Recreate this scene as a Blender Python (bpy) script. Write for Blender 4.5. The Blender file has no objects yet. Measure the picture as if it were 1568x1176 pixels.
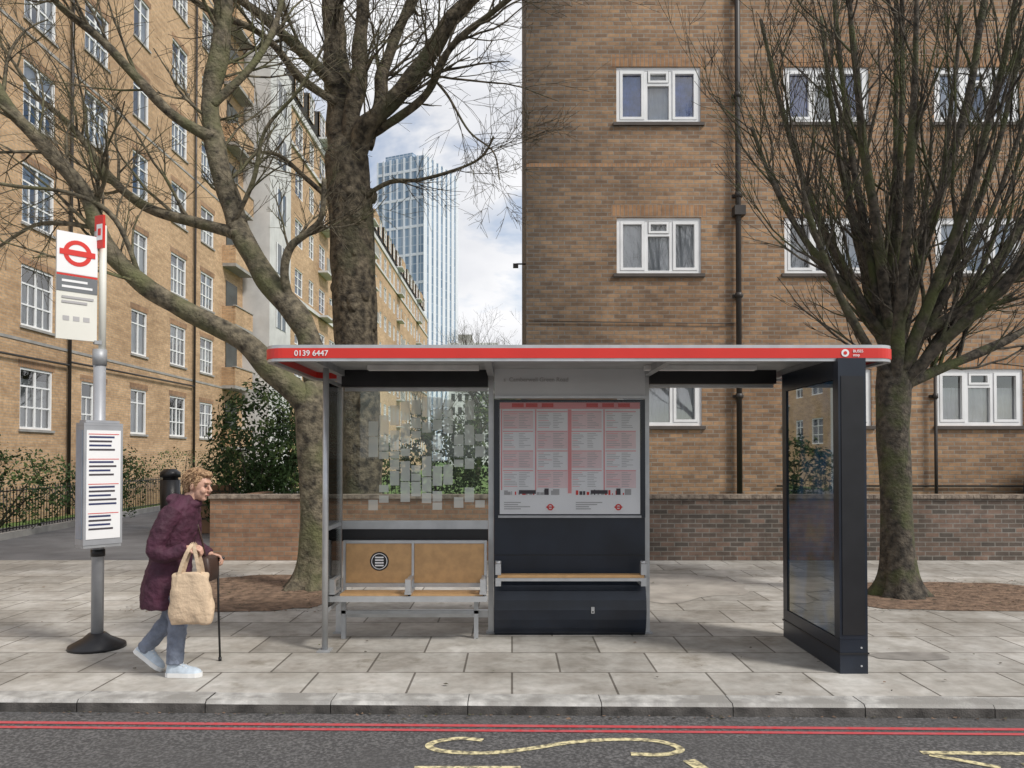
import bpy, math, random
from mathutils import Vector, Matrix, noise, Euler
V=Vector
scene=bpy.context.scene
def empty(name,loc=(0,0,0)):
    o=bpy.data.objects.new(name,None); o.location=loc; o.empty_display_size=.2
    scene.collection.objects.link(o); return o
def adopt(o,p):
    if p: 
        o.parent=p; o.matrix_parent_inverse=Matrix.Translation(-V(p.location))
# ---------------- materials
def nt(name):
    m=bpy.data.materials.new(name); m.use_nodes=True; t=m.node_tree
    return m,t,t.nodes,t.links,t.nodes['Principled BSDF']
def M(name,col,rough=.6,metal=0,var=.12,ns=4,bump=0,bs=60,col2=None,detail=4,lo=.35,hi=.65,spec=None,col3=None,ns3=1,lo3=.48,hi3=.62,bd=.02):
    m,t,N,L,b=nt(name)
    tc=N.new('ShaderNodeTexCoord'); n=N.new('ShaderNodeTexNoise'); n.inputs['Scale'].default_value=ns; n.inputs['Detail'].default_value=detail
    L.new(tc.outputs['Object'],n.inputs['Vector'])
    r=N.new('ShaderNodeValToRGB'); r.color_ramp.elements[0].position=lo; r.color_ramp.elements[1].position=hi
    a=[max(0,c*(1-var)) for c in col]; c2=col2 or [min(1,c*(1+var)) for c in col]
    r.color_ramp.elements[0].color=(*a,1); r.color_ramp.elements[1].color=(*c2,1)
    L.new(n.outputs['Fac'],r.inputs['Fac']); out=r.outputs['Color']
    if col3:
        n3=N.new('ShaderNodeTexNoise'); n3.inputs['Scale'].default_value=ns3; n3.inputs['Detail'].default_value=5; L.new(tc.outputs['Object'],n3.inputs['Vector'])
        r3=N.new('ShaderNodeValToRGB'); r3.color_ramp.elements[0].position=lo3; r3.color_ramp.elements[1].position=hi3
        L.new(n3.outputs['Fac'],r3.inputs['Fac'])
        mx=N.new('ShaderNodeMixRGB'); L.new(r3.outputs['Color'],mx.inputs[0]); L.new(out,mx.inputs[1]); mx.inputs[2].default_value=(*col3,1); out=mx.outputs[0]
    L.new(out,b.inputs['Base Color'])
    b.inputs['Roughness'].default_value=rough; b.inputs['Metallic'].default_value=metal
    if spec is not None: b.inputs['Specular IOR Level'].default_value=spec
    if bump:
        n2=N.new('ShaderNodeTexNoise'); n2.inputs['Scale'].default_value=bs; n2.inputs['Detail'].default_value=5; L.new(tc.outputs['Object'],n2.inputs['Vector'])
        bp=N.new('ShaderNodeBump'); bp.inputs['Strength'].default_value=bump; bp.inputs['Distance'].default_value=bd
        L.new(n2.outputs['Fac'],bp.inputs['Height']); L.new(bp.outputs['Normal'],b.inputs['Normal'])
    return m
def brick(name,c1,c2,mortar,bw=.225,rh=.075,ms=.009,flat=False,dark=(.5,.5,.5),dsc=.35,offset=.5,bias=0,dlo=.4,dhi=.62,rough=.9,bump=.5,streak=True,fine=(.74,.74,.76),corner=None,spots=None):
    m,t,N,L,b=nt(name)
    tc=N.new('ShaderNodeTexCoord'); s=N.new('ShaderNodeSeparateXYZ'); L.new(tc.outputs['Object'],s.inputs[0])
    c=N.new('ShaderNodeCombineXYZ')
    if flat: L.new(s.outputs[0],c.inputs[0]); L.new(s.outputs[1],c.inputs[1])
    else:
        a=N.new('ShaderNodeMath'); L.new(s.outputs[0],a.inputs[0]); L.new(s.outputs[1],a.inputs[1]); L.new(a.outputs[0],c.inputs[0]); L.new(s.outputs[2],c.inputs[1])
    k=N.new('ShaderNodeTexBrick'); L.new(c.outputs[0],k.inputs['Vector']); k.offset=offset
    k.inputs['Color1'].default_value=(*c1,1); k.inputs['Color2'].default_value=(*c2,1); k.inputs['Mortar'].default_value=(*mortar,1)
    k.inputs['Scale'].default_value=1; k.inputs['Brick Width'].default_value=bw; k.inputs['Row Height'].default_value=rh; k.inputs['Mortar Size'].default_value=ms; k.inputs['Mortar Smooth'].default_value=.2; k.inputs['Bias'].default_value=bias
    out=k.outputs['Color']
    def over(scale,lo,hi,col,st=None,det=4,fac=1):
        nonlocal out
        n=N.new('ShaderNodeTexNoise'); n.inputs['Scale'].default_value=scale; n.inputs['Detail'].default_value=det; n.inputs['Roughness'].default_value=.65
        src=tc.outputs['Object']
        if st:
            mp=N.new('ShaderNodeMapping'); mp.inputs['Scale'].default_value=st; L.new(src,mp.inputs[0]); src=mp.outputs[0]
        L.new(src,n.inputs['Vector'])
        r=N.new('ShaderNodeValToRGB'); r.color_ramp.elements[0].position=lo; r.color_ramp.elements[1].position=hi
        r.color_ramp.elements[0].color=(*col,1); r.color_ramp.elements[1].color=(1,1,1,1)
        L.new(n.outputs['Fac'],r.inputs['Fac'])
        mx=N.new('ShaderNodeMixRGB'); mx.blend_type='MULTIPLY'; mx.inputs[0].default_value=fac; L.new(out,mx.inputs[1]); L.new(r.outputs['Color'],mx.inputs[2]); out=mx.outputs[0]
        return n
    n0=over(dsc,dlo,dhi,dark,det=5)
    over(9,.3,.6,fine,det=4)
    if streak: over(1,.35,.6,(.8,.78,.76),st=(1.2,1.2,6) if not flat else (3,3,1),det=3)
    if spots: over(2.3,.33,.42,spots,det=6)
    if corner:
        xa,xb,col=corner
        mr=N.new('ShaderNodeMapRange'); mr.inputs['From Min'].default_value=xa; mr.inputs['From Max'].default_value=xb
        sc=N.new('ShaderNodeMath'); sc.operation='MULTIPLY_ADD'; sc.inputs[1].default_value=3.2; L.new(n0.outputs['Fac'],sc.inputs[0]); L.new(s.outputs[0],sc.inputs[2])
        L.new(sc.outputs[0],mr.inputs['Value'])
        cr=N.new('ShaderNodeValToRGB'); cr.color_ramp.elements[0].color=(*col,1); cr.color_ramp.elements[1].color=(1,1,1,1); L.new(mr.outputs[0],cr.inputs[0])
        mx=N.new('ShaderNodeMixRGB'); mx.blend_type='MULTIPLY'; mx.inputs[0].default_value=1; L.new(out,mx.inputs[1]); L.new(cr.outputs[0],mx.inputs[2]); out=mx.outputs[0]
    L.new(out,b.inputs['Base Color']); b.inputs['Roughness'].default_value=rough
    bp=N.new('ShaderNodeBump'); bp.inputs['Strength'].default_value=bump; bp.inputs['Distance'].default_value=.008; bp.invert=True
    L.new(k.outputs['Fac'],bp.inputs['Height']); L.new(bp.outputs['Normal'],b.inputs['Normal'])
    return m
def glassm(name,tint=(.9,.95,.95),ior=1.45,extra=.03):
    m,t,N,L,b=nt(name); N.remove(b); o=[x for x in N if x.type=='OUTPUT_MATERIAL'][0]
    tr=N.new('ShaderNodeBsdfTransparent'); tr.inputs[0].default_value=(*tint,1); g=N.new('ShaderNodeBsdfGlossy'); g.inputs['Roughness'].default_value=.02
    f=N.new('ShaderNodeFresnel'); f.inputs[0].default_value=ior; a=N.new('ShaderNodeMath'); a.inputs[1].default_value=extra; L.new(f.outputs[0],a.inputs[0])
    x=N.new('ShaderNodeMixShader'); L.new(a.outputs[0],x.inputs[0]); L.new(tr.outputs[0],x.inputs[1]); L.new(g.outputs[0],x.inputs[2]); L.new(x.outputs[0],o.inputs[0])
    return m
def frostm(name):
    m,t,N,L,b=nt(name); o=[x for x in N if x.type=='OUTPUT_MATERIAL'][0]
    b.inputs['Base Color'].default_value=(.80,.84,.80,1); b.inputs['Roughness'].default_value=.7
    tr=N.new('ShaderNodeBsdfTransparent'); x=N.new('ShaderNodeMixShader'); x.inputs[0].default_value=.55
    L.new(tr.outputs[0],x.inputs[1]); L.new(b.outputs[0],x.inputs[2]); L.new(x.outputs[0],o.inputs[0]); return m

m_alu=M('aluminium',(.50,.51,.52),.35,.5,.08,8)
m_alud=M('aluminium_dull',(.36,.37,.38),.5,.3,.1,8)
m_navy=M('navy_powdercoat',(.012,.017,.028),.32,0,.25,3)
m_black=M('black_paint',(.012,.012,.014),.4,0,.2,6)
m_red=M('red_vinyl',(.66,.03,.02),.4,0,.06,2)
m_white=M('white_upvc',(.82,.83,.83),.45,0,.05,3)
m_paper=M('paper_white',(.84,.84,.84),.5,0,.03,2)
m_pink=M('print_pink',(.80,.34,.34),.6,0,.05,2)
m_ppink=M('print_pale_pink',(.82,.66,.66),.6,0,.04,2)
m_grey=M('print_grey',(.42,.41,.41),.6,0,.1,2)
m_dark=M('print_dark',(.06,.05,.06),.6,0,.1,2)
m_navytxt=M('print_blue',(.03,.04,.12),.6,0,.1,2)
m_lgrey=M('sign_light_grey',(.62,.63,.64),.45,0,.04,2)
m_wood=M('ply_wood',(.50,.30,.135),.5,0,.10,14)
m_cream=M('flag_cream',(.74,.73,.66),.5,0,.04,3)
m_glass=glassm('clear_glass',(.93,.96,.95),1.4,.01)
m_pane=glassm('window_glass',(.92,.95,.97),1.5,.18)
m_frost=frostm('frosted_vinyl')
m_dglass=M('tinted_glass',(.03,.04,.04),.04,0,.5,1.3,spec=1.0)
m_lamp=M('lamp_diffuser',(.8,.8,.78),.4)
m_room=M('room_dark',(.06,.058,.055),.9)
m_curt=M('net_curtain',(.80,.80,.80),.9,0,.1,3)
m_curtb=M('blue_curtain',(.16,.25,.60),.9,0,.3,6)
m_concr=M('concrete',(.33,.32,.30),.85,0,.15,3,.2)
m_sill=M('slate_sill',(.09,.075,.065),.7)
m_pipe=M('cast_iron_pipe',(.04,.034,.03),.5)
m_render=M('pale_render',(.58,.58,.57),.8,0,.1,1.5)
m_bark=M('plane_bark',(.05,.042,.03),.92,0,.3,11,1.0,24,col2=(.22,.185,.125),detail=8,lo=.33,hi=.7,col3=(.12,.12,.055),ns3=1.9,lo3=.46,hi3=.68,bd=.03)
m_bark2=M('mottled_bark',(.04,.032,.022),.92,0,.3,9,1.0,16,col2=(.19,.155,.105),detail=8,lo=.35,hi=.7,col3=(.085,.085,.045),ns3=1.4,lo3=.5,hi3=.7,bd=.045)
m_bark3=M('lime_bark',(.035,.03,.023),.92,0,.3,14,1.0,34,col2=(.12,.10,.075),detail=7,lo=.35,hi=.7,col3=(.075,.085,.03),ns3=2.6,lo3=.48,hi3=.66,bd=.02)
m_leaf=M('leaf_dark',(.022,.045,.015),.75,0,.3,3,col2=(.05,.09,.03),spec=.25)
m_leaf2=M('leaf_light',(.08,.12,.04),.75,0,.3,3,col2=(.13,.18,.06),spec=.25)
m_soil=M('bare_soil',(.14,.09,.06),.95,0,.35,9,.8,30,col2=(.25,.165,.11),detail=8)
m_grass=M('grass',(.09,.16,.04),.9,0,.3,8,.6,60,col2=(.17,.27,.07))
m_ground=M('ground',(.10,.10,.09),.95,0,.3,.2)
m_asph=M('asphalt',(.08,.078,.078),.85,0,.15,55,.7,200,col2=(.23,.225,.22),detail=3,lo=.42,hi=.74,col3=(.095,.092,.09),ns3=.9,lo3=.45,hi3=.75)
m_asph2=M('asphalt_path',(.15,.15,.155),.9,0,.15,2,.4,120)
m_kerb=M('granite_kerb',(.38,.37,.35),.8,0,.25,9,.4,90,col2=(.54,.53,.50),detail=8,col3=(.27,.26,.24),ns3=2.4)
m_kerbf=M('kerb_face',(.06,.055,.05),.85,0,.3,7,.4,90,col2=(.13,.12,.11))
m_lred=M('road_red_paint',(.62,.06,.07),.7,0,.2,25,col2=(.44,.10,.11),detail=6)
m_lyel=M('road_yellow_paint',(.26,.23,.15),.75,0,.3,26,col2=(.70,.62,.36),detail=8,lo=.4,hi=.58)
m_slab=brick('paving_slabs',(.43,.415,.385),(.62,.60,.56),(.18,.165,.145),.75,.6,.009,flat=True,dark=(.66,.645,.62),dsc=.7,rough=.7,bump=.3,fine=(.78,.78,.77),spots=(.72,.70,.66))
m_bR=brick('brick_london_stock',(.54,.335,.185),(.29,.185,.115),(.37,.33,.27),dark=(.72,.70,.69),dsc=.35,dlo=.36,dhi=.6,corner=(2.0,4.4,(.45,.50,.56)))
m_bS=brick('brick_soldier',(.56,.32,.165),(.42,.24,.13),(.36,.30,.24),.075,.225,.009,offset=0,dark=(.7,.7,.7))
m_bL=brick('brick_yellow',(.76,.51,.29),(.60,.39,.215),(.56,.45,.33),dark=(.78,.76,.74),dsc=.25)
m_bW=brick('brick_wall_weathered',(.25,.165,.125),(.10,.085,.072),(.26,.24,.21),dark=(.6,.6,.58),dsc=.8,dlo=.35,dhi=.6,spots=(.7,.7,.7))
m_bW2=brick('brick_wall_orange',(.42,.245,.145),(.31,.175,.11),(.3,.24,.18),dark=(.7,.7,.7),dsc=.8)
m_cope=M('brick_coping',(.19,.15,.12),.9,0,.3,9,.5,40,col2=(.34,.28,.22))

# ---------------- mesh builder
class MB:
    def __init__(s): s.v=[];s.f=[];s.mi=[];s.sm=[];s.mats=[]
    def mid(s,m):
        if m not in s.mats: s.mats.append(m)
        return s.mats.index(m)
    def face(s,idx,m,sm=False): s.f.append(idx); s.mi.append(s.mid(m)); s.sm.append(sm)
    def quad(s,pts,m,sm=False):
        b=len(s.v); s.v+= [tuple(p) for p in pts]; s.face(list(range(b,b+len(pts))),m,sm)
    def box(s,x0,x1,y0,y1,z0,z1,m,T=None):
        b=len(s.v); P=[(x0,y0,z0),(x1,y0,z0),(x1,y1,z0),(x0,y1,z0),(x0,y0,z1),(x1,y0,z1),(x1,y1,z1),(x0,y1,z1)]
        if T: P=[tuple(T@V(p)) for p in P]
        s.v+=P
        for q in [(0,3,2,1),(4,5,6,7),(0,1,5,4),(1,2,6,5),(2,3,7,6),(3,0,4,7)]: s.face([b+i for i in q],m)
    def tube(s,pts,rads,n,m,cap=True):
        b=len(s.v); pts=[V(p) for p in pts]; u=None; k=len(pts)
        for i,p in enumerate(pts):
            d=(pts[min(i+1,k-1)]-pts[max(i-1,0)])
            if d.length<1e-9: d=V((0,0,1))
            d.normalize()
            if u is None: u=d.orthogonal().normalized()
            else:
                u=u-d*u.dot(d)
                u=u.normalized() if u.length>1e-6 else d.orthogonal().normalized()
            w=d.cross(u); r=rads[i] if hasattr(rads,'__len__') else rads
            for j in range(n):
                a=2*math.pi*j/n; s.v.append(tuple(p+(u*math.cos(a)+w*math.sin(a))*r))
        mi=s.mid(m)
        for i in range(k-1):
            for j in range(n):
                j2=(j+1)%n
                s.f.append((b+i*n+j,b+i*n+j2,b+(i+1)*n+j2,b+(i+1)*n+j)); s.mi.append(mi); s.sm.append(True)
        if cap:
            s.face([b+j for j in range(n)][::-1],m); s.face([b+(k-1)*n+j for j in range(n)],m)
    def loft(s,rings,m,cap=True,sm=True):
        b=len(s.v); n=len(rings[0])
        for r in rings: s.v+=[tuple(p) for p in r]
        for i in range(len(rings)-1):
            for j in range(n):
                j2=(j+1)%n; s.face([b+i*n+j,b+i*n+j2,b+(i+1)*n+j2,b+(i+1)*n+j],m,sm)
        if cap:
            s.face([b+j for j in range(n)][::-1],m); s.face([b+(len(rings)-1)*n+j for j in range(n)],m)
    def ell(s,c,r,m,R=None,nu=16,nv=10):
        rings=[]
        for i in range(nv+1):
            a=math.pi*(i+.02)/(nv+.04)-math.pi/2; z=math.sin(a); q=math.cos(a)
            ring=[]
            for j in range(nu):
                t=2*math.pi*j/nu; p=V((r[0]*q*math.cos(t),r[1]*q*math.sin(t),r[2]*z))
                if R: p=R@p
                ring.append(V(c)+p)
            rings.append(ring)
        s.loft(rings,m)
    def obj(s,name,parent=None):
        me=bpy.data.meshes.new(name); me.from_pydata(s.v,[],s.f); 
        for m in s.mats: me.materials.append(m)
        me.polygons.foreach_set('material_index',s.mi); me.polygons.foreach_set('use_smooth',s.sm); me.update()
        o=bpy.data.objects.new(name,me); scene.collection.objects.link(o); adopt(o,parent); return o
def text(name,body,size,loc,rot,m,parent,ext=.001,align='LEFT',sx=1,bold=.012):
    c=bpy.data.curves.new(name,'FONT'); c.body=body; c.size=size; c.extrude=ext; c.align_x=align; c.offset=size*bold
    o=bpy.data.objects.new(name,c); o.location=loc; o.rotation_euler=rot; o.scale=(sx,1,1); c.materials.append(m)
    scene.collection.objects.link(o); adopt(o,parent); return o
def disc(mb,c,r,m,n=28,R=None,r0=0):
    P=[]
    for rr in ([r] if not r0 else [r0,r]):
        for j in range(n):
            a=2*math.pi*j/n; p=V((math.cos(a)*rr,0,math.sin(a)*rr)); 
            if R: p=R@p
            P.append(tuple(V(c)+p))
    b=len(mb.v); mb.v+=P
    if not r0: mb.face(list(range(b,b+n)),m)
    else:
        for j in range(n):
            j2=(j+1)%n; mb.face([b+j,b+j2,b+n+j2,b+n+j],m)

# ---------------- ground, road, pavement
SL=-.02
def ky(y,x): return y+SL*x
def strip(mb,y0,y1,z,m,x0=-150,x1=150):
    mb.quad([(x0,ky(y0,x0),z),(x1,ky(y0,x1),z),(x1,ky(y1,x1),z),(x0,ky(y1,x0),z)],m)
b=MB(); b.quad([(-1500,-1500,-.1),(1500,-1500,-.1),(1500,1500,-.1),(-1500,1500,-.1)],m_ground); b.obj('ground')
b=MB(); strip(b,-4.5,5.25,-.08,m_asph); b.obj('road')
def blobs(mb,mk,c,rx,ry,z,n=40,seed=0,amp=.25,sq=1):
    P=[]
    for j in range(n):
        a=2*math.pi*j/n; q=1+amp*noise.noise(V((math.cos(a)*1.6+seed,math.sin(a)*1.6,seed)))+.06*noise.noise(V((math.cos(a)*9+seed,math.sin(a)*9,1)))
        cx,sy=math.cos(a),math.sin(a)
        cx=math.copysign(abs(cx)**sq,cx); sy=math.copysign(abs(sy)**sq,sy)
        P.append((c[0]+rx*q*cx,c[1]+ry*q*sy,z))
    mb.quad(P,mk)
pv=empty('pavement',(0,8,0))
b=MB(); x0,x1=-120,120
b.quad([(x0,ky(5.45,x0),0),(x1,ky(5.45,x1),0),(x1,12.5,0),(x0,12.5,0)],m_slab); b.obj('slabs',pv)
b=MB(); rng=random.Random(3)
x=-40
while x<40:
    l=rng.uniform(.86,.94); dz=rng.uniform(-.004,.003); dy=rng.uniform(-.006,.006)
    a,c=x+.003,x+l-.003
    y0a,y0c=ky(5.25,a)+dy,ky(5.25,c)+dy; y1a,y1c=ky(5.45,a),ky(5.45,c)
    z=.004+dz; e=.02
    b.quad([(a,y0a+e,z),(c,y0c+e,z),(c,y1c,z),(a,y1a,z)],m_kerb)
    b.quad([(a,y0a,z-e),(c,y0c,z-e),(c,y0c+e,z),(a,y0a+e,z)],m_kerb,)
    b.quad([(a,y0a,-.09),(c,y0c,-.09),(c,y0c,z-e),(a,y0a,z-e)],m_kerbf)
    x+=l
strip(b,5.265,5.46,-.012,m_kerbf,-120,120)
b.obj('kerb',pv)
b=MB(); blobs(b,M('damp_stain',(.25,.235,.215),.6,0,.2,5),(3.35,6.48),.36,.13,.004,seed=4); 
blobs(b,M('damp_stain_b',(.36,.335,.30),.7,0,.2,3),(2.1,10.1),.95,1.15,.004,seed=9,amp=.5)
b.obj('damp_patches',pv)
b=MB(); blobs(b,m_soil,(-3.15,9.6),1.05,1.25,.006,seed=1,amp=.12,sq=.6); b.obj('tree_pit')
b=MB(); blobs(b,m_soil,(5.3,9.35),1.6,.95,.006,seed=2,amp=.12,sq=.6); b.obj('tree_pit')
b=MB(); rng=random.Random(8)
for cx,cy,rx,ry,n in ((-3.15,9.6,1.15,1.35,700),(5.3,9.35,1.75,1.05,700),(0,5.12,6,.06,300),(0,8,7,3.5,160)):
    for i in range(n):
        x=cx+rx*rng.uniform(-1,1); y=cy+ry*rng.uniform(-1,1); s=rng.uniform(.008,.022); a=rng.uniform(0,6.3)
        if n==300: y=ky(5.25,x)-abs(rng.gauss(0,.03))-.01; z=-.074; s*=.7
        else: z=.012
        b.quad([(x+s*math.cos(a+k*1.57),y+s*math.sin(a+k*1.57)*.7,z+rng.uniform(0,.008)) for k in range(4)],m_soil if rng.random()<.5 else m_bark3)
b.obj('fallen_leaf_litter')
rm=empty('road_markings',(0,5,-.07))
b=MB(); strip(b,5.01,5.055,-.076,m_lred); strip(b,4.925,4.965,-.076,m_lred); b.obj('double_red_lines',rm)
def ribbon(mb,pts,w,z,m):
    P=[V((*p,0)) for p in pts]; k=len(P); Lq=[]
    for i in range(k):
        d=(P[min(i+1,k-1)]-P[max(i-1,0)]).normalized(); n=V((-d.y,d.x,0)); Lq.append((P[i]+n*w/2,P[i]-n*w/2))
    for i in range(k-1):
        a,c=Lq[i],Lq[i+1]; mb.quad([(a[0].x,a[0].y,z),(c[0].x,c[0].y,z),(c[1].x,c[1].y,z),(a[1].x,a[1].y,z)],m)
def spline(pts,n=6):
    pts=[V(p) for p in pts]; out=[]
    for i in range(len(pts)-1):
        p0=pts[max(i-1,0)];p1=pts[i];p2=pts[i+1];p3=pts[min(i+2,len(pts)-1)]
        for j in range(n):
            t=j/n; out.append(.5*((2*p1)+(p2-p0)*t+(2*p0-5*p1+4*p2-p3)*t*t+(3*p1-p0-3*p2+p3)*t**3))
    out.append(pts[-1]); return out
b=MB()
S=spline([(-.18,4.78,0),(-.32,4.81,0),(-.46,4.76,0),(-.50,4.68,0),(-.40,4.60,0),(-.15,4.575,0),(.1,4.64,0),(.35,4.74,0),(.6,4.79,0),(.85,4.78,0),(.98,4.70,0),(1.0,4.61,0),(.88,4.55,0),(.7,4.56,0)],8)
ribbon(b,[(p.x,p.y) for p in S],.05,-.076,m_lyel)
ribbon(b,[(2.42,4.58),(3.6,4.55)],.05,-.076,m_lyel); ribbon(b,[(2.45,4.55),(2.75,4.36)],.05,-.076,m_lyel); ribbon(b,[(2.9,4.40),(3.8,4.38)],.05,-.076,m_lyel)
ribbon(b,[(1.02,4.47),(1.12,4.2)],.08,-.076,m_lyel); ribbon(b,[(-.55,4.36),(.05,4.36)],.04,-.0755,m_lyel)
b.obj('bus_stop_lettering',rm)

# ---------------- courtyard
b=MB(); b.quad([(-12,12.5,-.01),(-5,12.5,-.01),(-5.6,20,-.01),(-9.2,40,-.01),(-12.3,40,-.01)],m_asph2); b.quad([(-40,12.5,-.012),(-12,12.5,-.012),(-12,14,-.012),(-40,14,-.012)],m_asph2)
b.obj('path')
b=MB(); b.quad([(-60,12.5,-.03),(60,12.5,-.03),(60,260,-.03),(-60,260,-.03)],m_grass); b.obj('lawn')
b=MB(); 
E=[(-10.3,15.3),(-10.8,20),(-11.3,26),(-11.8,34)]
for i in range(3):
    (xa,ya),(xb,yb)=E[i],E[i+1]; b.box(-.06,.06,0,math.hypot(xb-xa,yb-ya)+.05,-.02,.13,m_concr,Matrix.Translation((xa,ya,0))@Matrix.Rotation(math.atan2(-(xb-xa),yb-ya),4,'Z'))
b.box(-30,-10.36,15.2,15.32,-.02,.13,m_concr); b.obj('path_edging')
def railing(name,pts,h=.95):
    b=MB()
    for i in range(len(pts)-1):
        a=V((*pts[i],0)); c=V((*pts[i+1],0)); Ld=(c-a).length; d=(c-a)/Ld; n=int(Ld/.13)
        for k in range(n+1):
            p=a+d*(k*Ld/n); b.tube([p,p+V((0,0,h+.08))],.010,4,m_black)
        for z in (.15,h): b.tube([a+V((0,0,z)),c+V((0,0,z))],.018,4,m_black)
    return b.obj(name)
railing('iron_railing',[(-24,15.5),(-10.6,15.5),(-11.1,20),(-11.6,26)])
railing('iron_railing',[(-9.0,25),(-3.0,25)],.9)

# ---------------- walls
def wall(x0,x1,m,h=1.06):
    b=MB(); b.box(x0,x1,12.45,12.68,-.03,h-.065,m); b.box(x0-.02,x1+.02,12.42,12.71,h-.062,h,m_cope)
    for i in range(int((x1-x0)/.115)):
        xx=x0+i*.115; b.box(xx,xx+.105,12.415,12.715,h-.058,h+.004,m_cope)
    return b
b=wall(-4.88,1.2,m_bW2); b.box(-4.88,-4.65,12.69,15,-.03,1.0,m_bW2); b.obj('brick_garden_wall')
b=wall(1.23,16,m_bW); b.obj('brick_garden_wall')

# ---------------- facade tools
class Fac:
    def __init__(s,axis,pos,out): s.a=axis;s.p=pos;s.o=out
    def P(s,u,z,d): 
        q=s.p-s.o*d
        return (u,q,z) if s.a=='x' else (q,u,z)
    def box(s,mb,u0,u1,z0,z1,d0,d1,m):
        q=sorted((s.p-s.o*d0,s.p-s.o*d1))
        if s.a=='x': mb.box(u0,u1,q[0],q[1],z0,z1,m)
        else: mb.box(q[0],q[1],u0,u1,z0,z1,m)
def facade(mb,F,u0,u1,z0,z1,ops,m,rev=.12):
    us=sorted({u0,u1,*[o[0] for o in ops],*[o[1] for o in ops]}); zs=sorted({z0,z1,*[o[2] for o in ops],*[o[3] for o in ops]})
    us=[u for u in us if u0<=u<=u1]; zs=[z for z in zs if z0<=z<=z1]
    for i in range(len(us)-1):
        for j in range(len(zs)-1):
            cu=(us[i]+us[i+1])/2; cz=(zs[j]+zs[j+1])/2
            if any(o[0]<cu<o[1] and o[2]<cz<o[3] for o in ops): continue
            mb.quad([F.P(us[i],zs[j],0),F.P(us[i+1],zs[j],0),F.P(us[i+1],zs[j+1],0),F.P(us[i],zs[j+1],0)],m)
    for a,c,e,g in ops:
        for p,q in (((a,e),(a,g)),((a,g),(c,g)),((c,g),(c,e)),((c,e),(a,e))):
            mb.quad([F.P(*p,0),F.P(*q,0),F.P(*q,rev),F.P(*p,rev)],m)
def window(mb,F,u0,u1,z0,z1,layout,rng,curt=m_curt,detail=True):
    fw=.065; w=u1-u0; h=z1-z0; D=.75
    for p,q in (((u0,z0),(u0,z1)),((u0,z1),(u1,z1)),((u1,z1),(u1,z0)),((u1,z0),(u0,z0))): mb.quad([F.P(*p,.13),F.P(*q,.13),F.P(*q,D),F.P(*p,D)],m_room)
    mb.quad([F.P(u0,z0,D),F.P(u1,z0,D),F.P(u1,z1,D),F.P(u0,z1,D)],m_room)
    for a,c,e,g in ((u0,u0+fw,z0,z1),(u1-fw,u1,z0,z1),(u0+fw,u1-fw,z0,z0+fw),(u0+fw,u1-fw,z1-fw,z1)): F.box(mb,a,c,e,g,.03,.12,m_white)
    def sash(a,c,e,g,s=.05,d0=.022):
        for A,C,E,G in ((a,a+s,e,g),(c-s,c,e,g),(a+s,c-s,e,e+s),(a+s,c-s,g-s,g)): F.box(mb,A,C,E,G,d0,.098,m_white)
    if layout=='R':
        a=u0+fw; c=u1-fw; w3=(c-a); m1=a+w3*.34; m2=a+w3*.66
        F.box(mb,m1-.03,m1+.03,z0+fw,z1-fw,.035,.115,m_white); F.box(mb,m2-.03,m2+.03,z0+fw,z1-fw,.035,.115,m_white)
        sash(a+.004,m1-.034,z0+fw+.004,z1-fw-.004); sash(m2+.034,c-.004,z0+fw+.004,z1-fw-.004)
        zt=z1-fw-h*.24; F.box(mb,m1+.03,m2-.03,zt-.025,zt+.025,.035,.115,m_white); sash(m1+.04,m2-.04,zt+.03,z1-fw-.01,.04)
    elif layout=='L':
        a=u0+fw;c=u1-fw; m1=(a+c)/2
        F.box(mb,m1-.035,m1+.035,z0+fw,z1-fw,.05,.115,m_white)
        for k in (.36,.7):
            zz=z0+h*k; F.box(mb,a,m1-.03,zz-.022,zz+.022,.055,.11,m_white); F.box(mb,m1+.03,c,zz-.022,zz+.022,.055,.11,m_white)
        if w>1.2 and detail:
            for q in ((a+m1)/2,(m1+c)/2): F.box(mb,q-.015,q+.015,z0+fw,z0+h*.7,.06,.105,m_white)
    elif layout=='S':
        m1=(u0+u1)/2; F.box(mb,m1-.035,m1+.035,z0+fw,z1-fw,.05,.115,m_white); zz=z0+h*.7; F.box(mb,u0+fw,m1-.03,zz-.02,zz+.02,.055,.11,m_white); F.box(mb,m1+.03,u1-fw,zz-.02,zz+.02,.055,.11,m_white)
    mb.quad([F.P(u0+.02,z0+.02,.085),F.P(u1-.02,z0+.02,.085),F.P(u1-.02,z1-.02,.085),F.P(u0+.02,z1-.02,.085)],m_pane)
    def cur(a,c,e,g,mt,d=.155):
        n=max(6,int((c-a)/.03)); pr=None
        for k in range(n+1):
            u=a+(c-a)*k/n; dd=d+.012*math.sin(k*1.9)+.008*rng.random()
            if pr: mb.quad([F.P(pr[0],e,pr[1]),F.P(u,e,dd),F.P(u,g,dd),F.P(pr[0],g,pr[1])],mt,True)
            pr=(u,dd)
    if detail:
        r=rng.random()
        if curt is m_curtb: cur(u0,u0+w*.36,z0,z1,curt); cur(u0+w*.38,u1-w*.36,z0,z1,m_curt,.2); cur(u1-w*.34,u1,z0,z1,curt)
        elif curt is None: cur(u0,u1,z0,z1,m_curt,.16)
        elif r<.5: cur(u0,u1,z0,z0+h*rng.uniform(.6,1),curt)
        elif r<.85: cur(u0,u0+w*rng.uniform(.25,.4),z0,z1,curt); cur(u1-w*rng.uniform(.25,.4),u1,z0,z1,curt)
        else: cur(u0,u1,z0+h*rng.uniform(.3,.6),z1,curt)

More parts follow.
